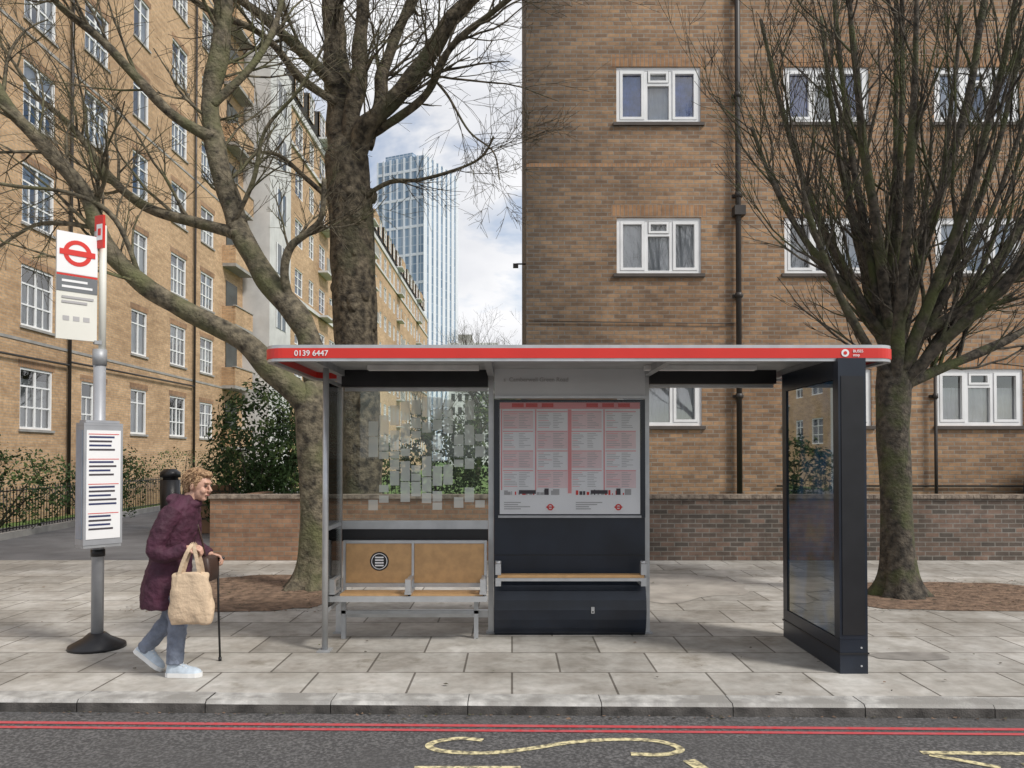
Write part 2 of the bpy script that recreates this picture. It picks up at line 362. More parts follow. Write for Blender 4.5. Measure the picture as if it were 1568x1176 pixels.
# ---------------- right building
rb=empty('brick_apartment_building',(8,17,0)); rng=random.Random(5)
F=Fac('x',14.0,-1)
cols=[(1.914,3.46),(4.98,6.55),(7.74,9.32),(10.9,12.45),(14,15.5)]; rows=[2.24,5.02,7.80,10.58,13.36]
ops=[(a,c,z,z+1.035) for a,c in cols for z in rows]
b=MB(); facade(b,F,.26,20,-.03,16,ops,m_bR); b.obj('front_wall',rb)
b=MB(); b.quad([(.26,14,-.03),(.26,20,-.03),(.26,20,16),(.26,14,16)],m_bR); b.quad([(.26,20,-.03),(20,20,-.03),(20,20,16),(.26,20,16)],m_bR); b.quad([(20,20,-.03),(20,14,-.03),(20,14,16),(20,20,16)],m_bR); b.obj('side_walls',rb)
b=MB(); b.box(.2,20.06,13.94,20.06,16.002,16.2,m_concr); b.obj('roof',rb)
b=MB()
for i,(a,c) in enumerate(cols):
    for j,z in enumerate(rows):
        window(b,F,a,c,z,z+1.035,'R',rng,m_curtb if (i==0 and j==2) or (i==1 and j==2) else (None if i==0 and j<2 else m_curt))
b.obj('windows',rb)
b=MB()
for a,c in cols:
    for z in rows: F.box(b,a-.06,c+.06,z-.06,z-.002,-.05,.10,m_sill); F.box(b,a-.1,c+.1,z+1.037,z+1.26,-.003,.05,m_bS)
F.box(b,.262,20,6.98,7.05,-.004,.01,m_bS)
b.obj('sills_and_lintels',rb)
b=MB()
for x,z0,z1,r in ((4.11,0,16,.05),(7.66,0,3.4,.03)):
    b.tube([(x,13.9,z0),(x,13.9,z1)],r,10,m_pipe)
    z=z0+.9
    while z<z1: b.tube([(x,13.9,z),(x,13.9,z+.09)],r+.014,10,m_pipe); b.box(x-r-.04,x+r+.04,13.94,13.998,z+.02,z+.07,m_pipe); z+=1.83
b.box(4.02,4.22,13.8,13.99,6.05,6.22,m_pipe)
b.tube([(4.8,13.96,1.15),(20,13.96,1.15)],.015,5,m_pipe); b.tube([(.3,13.97,4.15),(4.05,13.97,4.1)],.008,4,m_pipe)
b.obj('drainpipes',rb)
b=MB(); b.tube([(.26,14.6,5.35),(.08,14.6,5.35)],.015,6,m_pipe); b.box(.02,.12,14.55,14.65,5.28,5.35,m_pipe); b.obj('wall_bracket',rb)
bs=empty('bicycle_store',(9.6,13.3,0)); b=MB()
rings=[]
for y in (12.95,13.0,13.6,13.65):
    k=.94 if y in (12.95,13.65) else 1
    rings.append([(9.65+.62*k*math.cos(t),y,1.15+k*.85*math.sin(t)) for t in [math.pi*i/16 for i in range(17)]]+[(9.03,y,-.02),(10.27,y,-.02)])
b.loft(rings,M('dark_cover',(.045,.048,.058),.6)); b.obj('curved_cover',bs)

# ---------------- left building
lb=empty('brick_apartment_block',(-16,30,0)); rng=random.Random(11)
F=Fac('y',-13.0,1); st=2.75
ops=[]; wins=[]
def add(u0,u1,z,h,l): ops.append((u0,u1,z,z+h)); wins.append((u0,u1,z,z+h,l))
for k in range(8):
    z=2.42+k*st
    add(20.3,21.75,z,1.65,'L'); add(17.0,18.4,z,1.65,'L')
    add(26.2,27.35,z+.05,1.55,'S'); add(29.2,30.6,z+.05,1.55,'L'); add(32.0,33.4,z+.05,1.5,'L')
    if k!=1 and k!=2: add(23.2,24.6,z+(.7 if k else 0),1.55,'L')
b=MB(); facade(b,F,6,37,-.03,22.6,ops,m_bL)
b.quad([(-13,6,-.03),(-25,6,-.03),(-25,6,22.6),(-13,6,22.6)],m_bL)
b.box(-25,-13.02,6,37,22.62,22.9,m_concr); b.obj('walls',lb)
b=MB()
for a,c,e,g,l in wins: window(b,F,a,c,e,g,l,rng)
b.obj('windows',lb)
b=MB()
for a,c,e,g,l in wins: F.box(b,a-.05,c+.05,e-.07,e-.002,-.05,.1,m_concr); F.box(b,a-.08,c+.08,g+.002,g+.2,-.003,.04,m_bS)
for k in range(1,8): 
    if k%3==1: F.box(b,6,37,2.0+k*st,2.08+k*st,-.02,.01,m_concr)
b.obj('sills',lb)
b=MB()
for u in (22.4,31.2): b.tube([(-12.9,u,0),(-12.9,u,22.5)],.05,8,m_pipe)
for u0,u1,z in ((22.4,31.2,4.45),(14,22.4,4.25)): b.tube([(-12.9,u0,z),(-12.9,u1,z+.1)],.035,6,m_pipe)
b.obj('drainpipes',lb)
b=MB()
for k in range(8):
    z=2.0+k*st
    b.box(-12.995,-12.4,34.4,36.7,z,z+.14,m_concr); b.box(-12.48,-12.4,34.4,36.7,z+.142,z+.95,m_bL); b.box(-12.995,-12.49,34.4,34.48,z+.142,z+.95,m_bL)
    b.box(-12.5,-12.36,34.35,36.7,z+.952,z+1.0,m_concr); b.box(-12.99,-12.97,34.8,36.2,z+.3,z+2.2,m_dglass)
b.obj('balconies',lb)
b=MB(); b.box(-20,-11.7,37,40.5,-.03,21.6,m_render); b.obj('stair_tower',lb)
b=MB()
for k in range(8):
    z=2.6+k*st
    b.box(-11.699,-11.68,38,39.6,z,z+1.5,m_dglass); 
    for u in (38,38.8,39.55): b.box(-11.679,-11.64,u,u+.07,z,z+1.5,m_white)
b.obj('stair_windows',lb)
b=MB(); F2=Fac('y',-11.9,1); ops=[];w2=[]
u=42.0
while u<104:
    for k in range(8):
        z=2.4+k*st
        for a,c in ((u,u+1.6),(u+2.9,u+4.0),(u+5.3,u+6.8)): ops.append((a,c,z,z+1.45)); w2.append((a,c,z,z+1.45))
    u+=8
facade(b,F2,40.5,108,-.03,20.6,ops,m_bL); b.box(-22,-11.8,40.51,108,20.62,21.0,m_render); b.quad([(-11.9,108,-.03),(-22,108,-.03),(-22,108,20.6),(-11.9,108,20.6)],m_bL); b.obj('wing_walls',lb)
b=MB()
for a,c,e,g in w2: window(b,F2,a,c,e,g,'L',rng,detail=False)
b.obj('wing_windows',lb)
b=MB()
u=47.0
while u<104:
    for k in range(8):
        z=2.0+k*st
        b.box(-11.895,-11.3,u,u+2.2,z,z+.12,m_render); b.box(-11.37,-11.3,u,u+2.2,z+.122,z+.9,m_bL if k%2 else m_concr)
    u+=16
for k in (3,6): b.box(-11.895,-11.8,40.6,108,2.0+k*st,2.2+k*st,m_render)
b.obj('wing_balconies',lb)

# ---------------- tower
def towermat(nm,c1,c2,cm):
    m,t,N,L,p=nt(nm)
    tc=N.new('ShaderNodeTexCoord'); s=N.new('ShaderNodeSeparateXYZ'); L.new(tc.outputs['Object'],s.inputs[0]); a=N.new('ShaderNodeMath'); L.new(s.outputs[0],a.inputs[0]); L.new(s.outputs[1],a.inputs[1])
    c=N.new('ShaderNodeCombineXYZ'); L.new(a.outputs[0],c.inputs[0]); L.new(s.outputs[2],c.inputs[1])
    k=N.new('ShaderNodeTexBrick'); k.offset=0; L.new(c.outputs[0],k.inputs['Vector']); k.inputs['Scale'].default_value=1
    k.inputs['Brick Width'].default_value=1.5; k.inputs['Row Height'].default_value=3.1; k.inputs['Mortar Size'].default_value=.14
    k.inputs['Color1'].default_value=(*c1,1); k.inputs['Color2'].default_value=(*c2,1); k.inputs['Mortar'].default_value=(*cm,1)
    L.new(k.outputs[0],p.inputs['Base Color']); p.inputs['Roughness'].default_value=.45; return m
m_tow=towermat('tower_curtain_wall',(.12,.20,.30),(.26,.36,.48),(.46,.52,.58)); m_fin=M('tower_fins',(.70,.74,.78),.6)
tw=empty('high_rise_tower',(-32,250,0))
T=Matrix.Translation((-28.5,250,0))@Matrix.Rotation(math.radians(-24),4,'Z')
def tbox(nm,L_):
    b=MB()
    for a in L_: b.box(*a)
    o=b.obj(nm); o.matrix_world=T; o.parent=tw; o.matrix_parent_inverse=Matrix.Translation((32,-250,0)); return o
W=18.5; Dp=22
tbox('glass_body',[(-W,0,0,Dp,0,100.6,m_tow)])
fins=[]
for i in range(8):
    x=-W+i*W/7; fins.append((x-.35 if i else x,x+.35,-.2,-.01,0,100.8,m_fin))
for i in range(8):
    y=i*Dp/7; fins.append((.01,.25,y-.9,y+.9,0,100.8,m_fin))
fins.append((-W+2,-6,2,Dp-2,100.7,103,m_tow))
for k in range(10): fins.append((-W+.4,-.36,-.15,-.012,12+k*9.3,12.9+k*9.3,m_fin))
tbox('fins_and_crown',fins)
fb=empty('distant_building',(-8,170,0)); b=MB(); b.box(-14,-3,170,185,-.03,27,m_render); b.box(-12,-9,171,180,27.02,29,m_concr)
for i in range(7):
    for k in range(8): b.box(-13.4+i*1.5,-12.6+i*1.5,169.95,169.99,2+k*3,3.7+k*3,m_dglass)
b.obj('block',fb)
fb=empty('distant_building',(5,210,0)); b=MB(); b.box(-3,14,210,230,-.03,24,m_bL); b.obj('block',fb)

# ---------------- trees
def rv(rng): return V((rng.gauss(0,1),rng.gauss(0,1),rng.gauss(0,1))).normalized()
def grow(B,m,p,d,L,r,lev,rng,up=.05,wig=.2,kids=5,ang=(.4,1.0),lf=(.4,.75)):
    n=max(3,min(8,int(L/.17))); st=L/n; pts=[p]; ds=[d]
    for i in range(n):
        d=(d+rv(rng)*wig+V((0,0,up))).normalized(); p=p+d*st; pts.append(p); ds.append(d)
    rr=[max(.0032,r*(1-.72*i/n)) for i in range(n+1)]
    B.tube(pts,rr,6 if r>.04 else (4 if r>.012 else 3),m,False)
    if lev>0:
        for k in range(kids):
            t=rng.uniform(.15,1); i=min(n,int(t*n)); dd=ds[i]; ax=dd.cross(rv(rng)).normalized(); a=rng.uniform(*ang)
            cd=Matrix.Rotation(a,3,ax)@dd
            grow(B,m,pts[i],cd,L*rng.uniform(*lf)*(1-.25*t),rr[i]*rng.uniform(.5,.72),lev-1,rng,up,wig,kids,ang,lf)
def limb(B,m,pts,r0,r1,rng,nk=7,L=(1.0,2.0),lev=2,t0=.3,up=.05,wig=.2,kids=5,sides=10,taper_end=False,ang=(.4,1.0)):
    P=spline(pts,7); n=len(P)
    R=[r0+(r1-r0)*(i/(n-1)) for i in range(n)]
    P=[p+V((noise.noise(p*1.3),noise.noise(p*1.3+V((9,0,0))),0))*min(.1,R[i]*.6) if 0<i else p for i,p in enumerate(P)]
    R=[q*(1+.22*noise.noise(P[i]*2.6)) for i,q in enumerate(R)]
    B.tube(P,R,sides,m,True)
    for k in range(nk):
        t=rng.uniform(t0,1); i=min(n-2,int(t*(n-1))); dd=(P[i+1]-P[i]).normalized(); ax=dd.cross(rv(rng)).normalized(); a=rng.uniform(*ang)
        grow(B,m,P[i],Matrix.Rotation(a,3,ax)@dd,rng.uniform(*L),min(R[i]*.4,rng.uniform(.014,.036)),lev,rng,up,wig,kids,ang)
    if taper_end:
        dd=(P[-1]-P[-2]).normalized()
        grow(B,m,P[-1]-dd*.02,dd,rng.uniform(1.5,2.4),r1*.95,3,rng,up,wig*.7,4)
def trunk(B,m,ctl,seed,sides=26):
    # one continuous surface: flared buttressed foot, irregular bole; ctl = (x,y,z,r)
    P=spline([c[:3] for c in ctl],10); n=len(P); rings=[]
    for i,p in enumerate(P):
        f=i/(n-1)*(len(ctl)-1); k=min(int(f),len(ctl)-2); r=ctl[k][3]+(ctl[k+1][3]-ctl[k][3])*(f-k)
        fl=.75*math.exp(-max(0,p.z)/.16)
        ring=[]
        for j in range(sides):
            a=2*math.pi*j/sides; c_,s_=math.cos(a),math.sin(a)
            but=noise.noise(V((c_*2.2+seed,s_*2.2,p.z*.3)))
            rr=r*(1+fl*(1+1.1*but)+.10*but+.07*noise.noise(V((c_*1.5,s_*1.5,p.z*2.4+seed))))
            ring.append((p.x+rr*c_,p.y+rr*s_,p.z))
        rings.append(ring)
    B.loft(rings,m)
def XZ(pts,y0,dy=0):
    n=len(pts); return [(x,y0+dy*i/(n-1),z) for i,(x,z) in enumerate(pts)]
rng=random.Random(21)
tA=empty('plane_tree',(-2.57,9.9,0)); B=MB(); m=m_bark
trunk(B,m,[(-2.57,9.9,-.02,.20),(-2.53,9.9,.5,.195),(-2.52,9.9,1.1,.19),(-2.55,9.9,1.7,.20),(-2.58,9.9,2.25,.205),(-2.60,9.9,2.55,.12),(-2.61,9.9,2.65,.03)],1)
limb(B,m,XZ([(-2.56,1.95),(-2.72,2.38),(-3.02,2.74),(-3.39,3.10),(-4.15,3.54),(-4.64,3.85),(-5.03,4.28),(-5.24,4.86),(-5.66,5.41),(-6.17,5.96),(-6.5,6.7),(-6.75,7.6)],9.9,-.7),.165,.06,rng,nk=17,t0=.35,taper_end=True,sides=12)
limb(B,m,XZ([(-2.57,1.95),(-2.59,2.6),(-2.68,3.2),(-2.97,3.69),(-3.35,4.19),(-3.69,4.70),(-3.9,5.37),(-4.08,6.04),(-4.15,6.71),(-4.07,7.55),(-4.1,8.6),(-4.3,9.8)],9.9,.9),.18,.105,rng,nk=18,t0=.35,taper_end=True,sides=14)
limb(B,m,XZ([(-4.06,6.0),(-4.57,6.29),(-4.99,6.71),(-5.45,7.2),(-5.95,7.6),(-6.4,8.3)],10.4,-.6),.08,.035,rng,nk=12,taper_end=True)
limb(B,m,XZ([(-3.66,4.62),(-3.85,4.72),(-4.24,4.85),(-4.91,5.07),(-5.41,5.37),(-5.83,5.79),(-6.3,6.4),(-6.9,6.9)],10.2,.9),.095,.035,rng,nk=13,taper_end=True)
limb(B,m,XZ([(-2.93,3.7),(-2.97,4.1),(-2.87,4.4),(-2.6,4.58),(-2.42,4.75),(-2.38,5.2)],10.1,-.4),.065,.03,rng,nk=8,L=(.6,1.3))
limb(B,m,XZ([(-4.12,6.5),(-3.7,7.1),(-3.4,7.8),(-3.3,8.8)],10.5,.6),.06,.035,rng,nk=10,taper_end=True)
limb(B,m,XZ([(-4.64,3.85),(-4.9,4.6),(-5.4,4.9),(-6.3,5.0),(-7.0,5.4)],9.6,-.5),.035,.015,rng,nk=9,L=(.8,1.5),t0=.1)
limb(B,m,XZ([(-3.72,4.8),(-3.4,5.3),(-3.2,5.9),(-2.7,6.4),(-2.3,7.0)],10.2,-.6),.035,.014,rng,nk=10,L=(.8,1.5),t0=.1)
limb(B,m,XZ([(-5.1,4.5),(-5.9,4.6),(-6.6,4.3),(-7.2,4.4)],9.5,.3),.03,.012,rng,nk=8,L=(.7,1.3),t0=.1)
B.obj('trunk_and_branches',tA)
tB=empty('plane_tree',(-2.6,13.5,0)); B=MB(); m=m_bark2
trunk(B,m,[(-2.6,13.5,-.02,.36),(-2.62,13.5,1.0,.35),(-2.66,13.5,2.4,.355),(-2.74,13.5,3.73,.37),(-2.8,13.5,5.1,.375),(-2.86,13.5,6.25,.39),(-2.92,13.5,6.95,.39),(-2.92,13.5,7.35,.22),(-2.92,13.5,7.5,.05)],5,30)
for i in range(26):
    z=rng.uniform(2.4,6.8); a=rng.uniform(3.0,6.4); s=rng.uniform(.05,.12); B.ell((-2.63-.045*(z-2)+.34*math.cos(a),13.5+.34*math.sin(a),z),(s,s,s*1.2),m,nu=10,nv=8)
limb(B,m,XZ([(-2.93,6.6),(-3.02,7.63),(-3.12,8.54),(-3.22,9.7),(-3.3,11.5),(-3.1,13)],13.5,.5),.30,.14,rng,nk=14,L=(1.4,2.6),sides=16,taper_end=True)
limb(B,m,XZ([(-2.88,6.8),(-2.75,7.7),(-2.66,8.77),(-2.55,9.8),(-2.4,11.5)],13.4,-.4),.17,.08,rng,nk=10,L=(1.3,2.3),taper_end=True)
limb(B,m,XZ([(-2.85,6.6),(-2.55,7.25),(-2.2,7.55),(-1.53,8.2),(-.96,8.95),(-.27,9.55),(.4,10.3)],13.4,-1.2),.19,.085,rng,nk=22,L=(1.3,2.6),t0=.2,taper_end=True,sides=12)
limb(B,m,XZ([(-2.6,7.15),(-2.42,7.97),(-2.34,8.77),(-2.05,9.69),(-1.6,11)],13.5,.8),.15,.07,rng,nk=10,L=(1.3,2.4),taper_end=True)
limb(B,m,XZ([(-2.45,7.3),(-1.9,7.45),(-1.4,7.75),(-1.0,8.3),(-.3,8.7),(.2,8.9)],13.3,-1.6),.09,.035,rng,nk=14,L=(1.2,2.4),taper_end=True)
limb(B,m,XZ([(-3.1,8.2),(-3.5,8.6),(-3.94,8.95),(-4.6,9.4),(-5.4,9.9)],13.5,-.8),.12,.05,rng,nk=12,L=(1.2,2.2),taper_end=True)
limb(B,m,XZ([(-3.1,7.9),(-3.6,8.1),(-4.1,8.6),(-4.9,8.8),(-5.6,9.3)],13.4,-1.8),.08,.035,rng,nk=10,L=(1.2,2.0),taper_end=True)
limb(B,m,XZ([(-2.55,6.2),(-2.1,6.4),(-1.5,6.4),(-.6,6.65),(-.3,7.0)],13.3,-.6),.045,.015,rng,nk=10,L=(.8,1.6),t0=.3)
limb(B,m,XZ([(-1.5,8.2),(-1.1,7.7),(-.7,7.0),(-.3,6.6),(-.2,6.1)],12.8,-.6),.025,.01,rng,nk=9,L=(.8,1.5),t0=.1,up=0)
limb(B,m,XZ([(-3.1,6.1),(-3.5,6.4),(-3.9,6.7),(-4.3,6.6)],13.3,-.9),.05,.02,rng,nk=8,L=(.8,1.5))
B.obj('trunk_and_branches',tB)
tC=empty('lime_tree',(4.64,9.3,0)); B=MB(); m=m_bark3
trunk(B,m,[(4.66,9.3,-.02,.185),(4.65,9.3,.6,.18),(4.64,9.3,1.28,.175),(4.61,9.3,2.0,.185),(4.62,9.3,2.5,.20),(4.62,9.3,2.9,.17),(4.62,9.3,3.4,.11),(4.63,9.3,4.2,.075),(4.68,9.3,5.2,.045)],8)
ends=[(2.85,5.6,-.2),(3.2,7.3,.5),(3.7,7.2,-.9),(4.0,8.4,.3),(4.3,7.8,1.3),(4.6,8.8,-.4),(5.0,8.3,.6),(5.5,8.2,-.8),(5.9,7.6,.7),(6.4,7.0,-.3),(6.8,6.0,.8),(7.1,5.1,-.5),(7.2,3.9,.4),(4.2,6.5,-1.4),(5.2,6.6,-1.5),(4.8,6.8,1.9),(6.0,6.4,1.6),(3.2,4.6,-.9),(6.2,5.2,-1.3),(6.6,8.1,.2),(7.0,6.8,-.2)]
for (ex,ez,ey) in ends:
    z0=rng.uniform(2.15,3.1); dx=ex-4.62; h=ez-z0
    a=V((4.62,9.3,z0)); c=V((ex,9.3+ey,ez))
    p1=a+V((dx*.22,ey*.22,h*.16)); p2=a+V((dx*.6,ey*.6,h*.45)); p3=a+V((dx*.85,ey*.85,h*.75))
    limb(B,m,[a,p1,p2,p3,c],rng.uniform(.045,.09),.02,rng,nk=13,L=(.9,2.0),lev=2,t0=.2,up=.12,wig=.16,kids=4,sides=8,ang=(.25,.8))
B.obj('trunk_and_branches',tC)
for (x,y,h,sd) in ((-.9,38,9.5,3),(-6.5,60,9,4),(-2.5,55,7,6)):
    t=empty('bare_tree',(x,y,0)); B=MB(); rg=random.Random(sd)
    limb(B,m_bark3,[(x,y,0),(x+.1,y,h*.2),(x,y,h*.42)],.2,.14,rg,nk=0)
    for k in range(8):
        a=rg.uniform(0,6.28); grow(B,m_bark3,V((x,y,h*rg.uniform(.25,.42))),V((math.cos(a)*.7,math.sin(a)*.7,.9)).normalized(),h*.45,.08,3,rg,.08,.14,5)
    B.obj('trunk_and_branches',t)

# ---------------- shrubs
def foliage(name,blist,n,size,seed,mats=(m_leaf,m_leaf2),mix=.35):
    rg=random.Random(seed); b=MB(); e=empty(name,(blist[0][0][0],blist[0][0][1],0))
    for c,r in blist:
        c=V(c)
        for i in range(int(n*r[0]*r[2])):
            q=rv(rg)*rg.uniform(.45,1)**.5
            k=1+.32*noise.noise(V((q.x,q.y,q.z))*2.3+c)
            p=c+V((q.x*r[0],q.y*r[1],q.z*r[2]))*k
            if p.z<.02: continue
            if noise.noise(p*2.6)<-.22: continue
            nrm=(q.normalized()+rv(rg)*.8).normalized(); u=nrm.orthogonal().normalized(); u=Matrix.Rotation(rg.uniform(0,6.3),3,nrm)@u; w=nrm.cross(u); s=size*rg.uniform(.6,1.3)
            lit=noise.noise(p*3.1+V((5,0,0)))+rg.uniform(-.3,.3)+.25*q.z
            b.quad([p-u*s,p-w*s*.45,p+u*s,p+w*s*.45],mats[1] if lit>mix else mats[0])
        for i in range(6):
            d=rv(rg); d.z=abs(d.z)+.3; b.tube([V((c.x,c.y,0)),c+V((d.x*r[0],d.y*r[1],d.z*r[2]))*.5],[.03,.008],4,m_bark3,False)
    b.obj('leaves',e)
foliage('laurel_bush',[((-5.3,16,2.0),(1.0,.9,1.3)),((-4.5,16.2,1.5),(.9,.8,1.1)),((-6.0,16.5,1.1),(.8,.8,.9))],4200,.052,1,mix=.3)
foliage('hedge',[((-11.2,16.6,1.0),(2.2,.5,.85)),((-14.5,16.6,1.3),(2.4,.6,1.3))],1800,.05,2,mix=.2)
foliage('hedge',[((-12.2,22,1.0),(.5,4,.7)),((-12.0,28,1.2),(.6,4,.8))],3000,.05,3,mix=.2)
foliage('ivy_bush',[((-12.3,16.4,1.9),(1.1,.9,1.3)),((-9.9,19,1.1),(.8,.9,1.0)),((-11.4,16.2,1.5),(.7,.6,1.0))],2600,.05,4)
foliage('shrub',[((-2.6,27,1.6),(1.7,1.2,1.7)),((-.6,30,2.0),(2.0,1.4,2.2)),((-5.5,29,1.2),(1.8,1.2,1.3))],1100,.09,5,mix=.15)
foliage('ground_shrub',[((-8.0,26,.7),(1.2,1.0,.8)),((-8.8,30,.9),(1.2,1.0,1.0))],1200,.07,6)
b=MB(); rg=random.Random(12)
for i in range(9000):
    x=rg.uniform(-9,1); y=rg.uniform(13.2,26); 
    if x<-5.9-(y-20)*.18: continue
    h=rg.uniform(.03,.1); a=rg.uniform(0,6.3); b.quad([(x,y,-.03),(x+.012*math.cos(a),y+.012*math.sin(a),-.03),(x+rg.uniform(-.03,.03),y,h)],m_grass if rg.random()<.6 else m_leaf2)
b.obj('grass_tufts')
lbn=empty('litter_bin',(-7.9,17.8,0)); b=MB(); b.tube([(-7.9,17.8,0),(-7.9,17.8,1.15)],[.2,.22],14,m_black); b.tube([(-7.9,17.8,1.2),(-7.9,17.8,1.32),(-7.9,17.8,1.4)],[.23,.22,.12],14,m_black); b.tube([(-7.9,17.8,1.15),(-7.9,17.8,1.2)],.17,10,m_black); b.obj('body',lbn)
pl=empty('timber_planter',(-6.6,17.2,0)); b=MB(); b.box(-7.2,-6.2,16.9,17.5,0,1.05,M('planter_wood',(.20,.12,.07),.8)); 
for z in (.3,.6,.9): b.box(-7.22,-6.18,16.88,16.899,z,z+.04,m_bark3)
b.obj('boards',pl)

# ---------------- bus shelter
sh=empty('bus_shelter',(.5,6.8,0))
def rrect(x0,x1,y0,y1,r,z,n=8):
    P=[]
    for cx,cy,a0 in ((x1-r,y1-r,0),(x0+r,y1-r,90),(x0+r,y0+r,180),(x1-r,y0+r,270)):
        for i in range(n+1):
            a=math.radians(a0+90*i/n); P.append((cx+r*math.cos(a),cy+r*math.sin(a),z))
    return P
X0,X1,Y0,Y1=-1.955,3.02,6.0,7.62
m_under=M('roof_underside',(.42,.43,.43),.5,.1)
b=MB()
def band(z0,z1,off,m):
    a=rrect(X0-off,X1+off,Y0-off,Y1+off,.16+off,z0); c=rrect(X0-off,X1+off,Y0-off,Y1+off,.16+off,z1)
    ai=rrect(X0+.05,X1-.05,Y0+.05,Y1-.05,.11,z0); ci=rrect(X0+.05,X1-.05,Y0+.05,Y1-.05,.11,z1)
    n=len(a); bb=len(b.v); b.v+=a+c+ai+ci
    for j in range(n):
        k=(j+1)%n
        for q in ((j,k,n+k,n+j),(2*n+j,2*n+k,k,j),(n+j,n+k,3*n+k,3*n+j),(2*n+k,2*n+j,3*n+j,3*n+k)): b.face([bb+t for t in q],m,False)
band(2.42,2.443,0,m_alu); band(2.4435,2.522,.006,m_red); band(2.5225,2.548,0,m_alu)
b.obj('roof_fascia',sh)
b=MB(); b.loft([rrect(X0+.055,X1-.055,Y0+.055,Y1-.055,.1,2.50),rrect(X0+.055,X1-.055,Y0+.055,Y1-.055,.1,2.55),rrect(X0+.4,X1-.4,Y0+.4,Y1-.4,.1,2.60)],m_under,sm=False)
for x in (-1.62,-.2,1.28,2.6): b.box(x-.03,x+.03,6.1,7.55,2.44,2.499,m_alud)
b.obj('roof_panel',sh)
text('shelter_number','0139 6447',.062,(-1.70,5.990,2.461),(math.pi/2,0,0),m_paper,sh,bold=.008)
text('operator_lettering','BUSES\nstop',.030,(2.66,5.990,2.487),(math.pi/2,0,0),m_paper,sh,bold=.008)
b=MB(); disc(b,(2.60,5.989,2.483),.03,m_paper); disc(b,(2.60,5.987,2.483),.014,m_red); b.obj('roundel_logo',sh)
b=MB()
b.tube([(-1.615,6.67,0),(-1.615,6.67,2.5)],.026,14,m_alu)
for x in (-1.65,-.20,1.285): b.box(x-.025,x+.025,7.34,7.40,0,2.5,m_alu); b.box(x-.045,x+.045,7.31,7.43,0,.012,m_alud)
b.box(-1.67,-1.56,6.60,6.74,0,.01,m_alud)
b.obj('posts',sh)
b=MB()
b.box(-1.62,-.23,7.30,7.42,2.34,2.499,m_black); b.box(1.315,2.52,7.32,7.42,2.37,2.499,m_black)
b.box(1.315,2.50,7.345,7.375,2.335,2.365,m_alu)
b.box(-1.6,-.23,7.345,7.375,2.30,2.336,m_alu)
b.box(-1.62,-.228,7.34,7.38,.985,1.065,m_alu)
b.box(-1.62,-.228,7.35,7.37,.87,.983,m_black)
b.box(-1.62,-.228,7.33,7.39,.15,.215,m_alu)
for z in (.30,1.02,2.33): b.box(-1.645,-1.622,6.70,7.335,z,z+.035,m_alu)
b.obj('rails',sh)
b=MB(); b.box(-1.62,-.228,7.356,7.364,1.066,2.299,m_glass); b.obj('back_glass',sh)
b=MB(); b.box(-1.637,-1.629,6.70,7.335,.336,2.329,m_glass); b.obj('side_glass',sh)
b=MB(); rg=random.Random(14)
for i in range(11):
    x=-1.37+i*.102; z=1.16+(.07 if i%2 else 0)+rg.uniform(0,.03)
    while z<2.22:
        h=rg.choice((.07,.10,.14,.19)); c_=abs((i-5)/5.5)+abs(z-1.72)/.62
        pb=.88 if c_<1.0 else .38
        if rg.random()<pb and z+h<2.28:
            b.quad([(x,7.352,z),(x+.09,7.352,z),(x+.09,7.352,z+h),(x,7.352,z+h)],m_frost)
        z+=h+rg.choice((.008,.008,.03,.05))
b.obj('frosted_pattern',sh)
b=MB()
for x0,x1 in ((-1.545,-.935),(-.91,-.26)):
    b.box(x0,x1,7.185,7.205,.50,.865,m_wood); b.box(x0,x1,6.93,7.15,.415,.44,m_wood)
b.obj('bench_wood',sh)
b=MB()
b.box(-1.57,-.235,7.175,7.215,.867,.895,m_alu); b.box(-1.57,-.235,7.175,7.215,.462,.497,m_alu)
for x in (-1.57,-.933,-.258): b.box(x,x+.022,7.17,7.22,.40,.894,m_alu)
b.box(-1.64,-.22,6.90,6.928,.375,.425,m_alu); b.box(-1.62,-.24,6.93,7.2,.375,.41,m_alud)
for x in (-1.64,-.96,-.29):
    b.box(x,x+.06,6.89,7.16,.442,.465,m_alu); b.box(x+.005,x+.055,6.89,6.95,.466,.575,m_alu); b.box(x+.012,x+.048,6.95,7.17,.55,.575,m_alu)
for x in (-1.55,-.33): b.box(x-.02,x+.02,7.1,7.14,0,.374,m_alud)
b.box(-1.57,-.31,7.10,7.13,.23,.26,m_alud)
b.obj('bench_frame',sh)
b=MB(); disc(b,(-1.235,7.182,.70),.088,m_black); disc(b,(-1.235,7.1805,.70),.074,m_paper,r0=.068)
for i,z in enumerate((.73,.705,.68,.655)): b.box(-1.275,-1.195,7.178,7.180,z,z+.013,m_paper)
b.obj('bench_sticker',sh)
b=MB()
b.box(-.17,1.255,7.27,7.335,.02,1.1,m_navy); b.box(-.17,1.255,7.25,7.335,1.102,2.215,m_navy)
rg_=[]
for x in (-.165,1.25):
    rg_.append([(x,7.268-.10*math.sin(math.pi*min(1,max(0,(z)/.5)))**.6 if 0<z<.5 else 7.268,z) for z in [0,.03,.08,.16,.25,.34,.42,.47,.5]]+[(x,7.268,.25)])
b.loft(rg_,m_navy,sm=False)
b.box(-.165,1.25,7.262,7.269,.745,.752,m_black)
b.obj('information_panel',sh)
b=MB(); b.box(-.165,1.25,7.22,7.30,2.222,2.50,m_lgrey); b.box(-.165,1.25,7.205,7.219,2.222,2.245,m_alu); b.obj('name_header',sh)
text('stop_name','s  Camberwell Green Road',.055,(-.08,7.214,2.38),(math.pi/2,0,0),m_grey,sh)
b=MB()
PX0,PX1,PZ0,PZ1=-.115,1.205,1.135,2.185
b.box(-.13,1.215,7.235,7.248,1.10,1.122,m_alud)
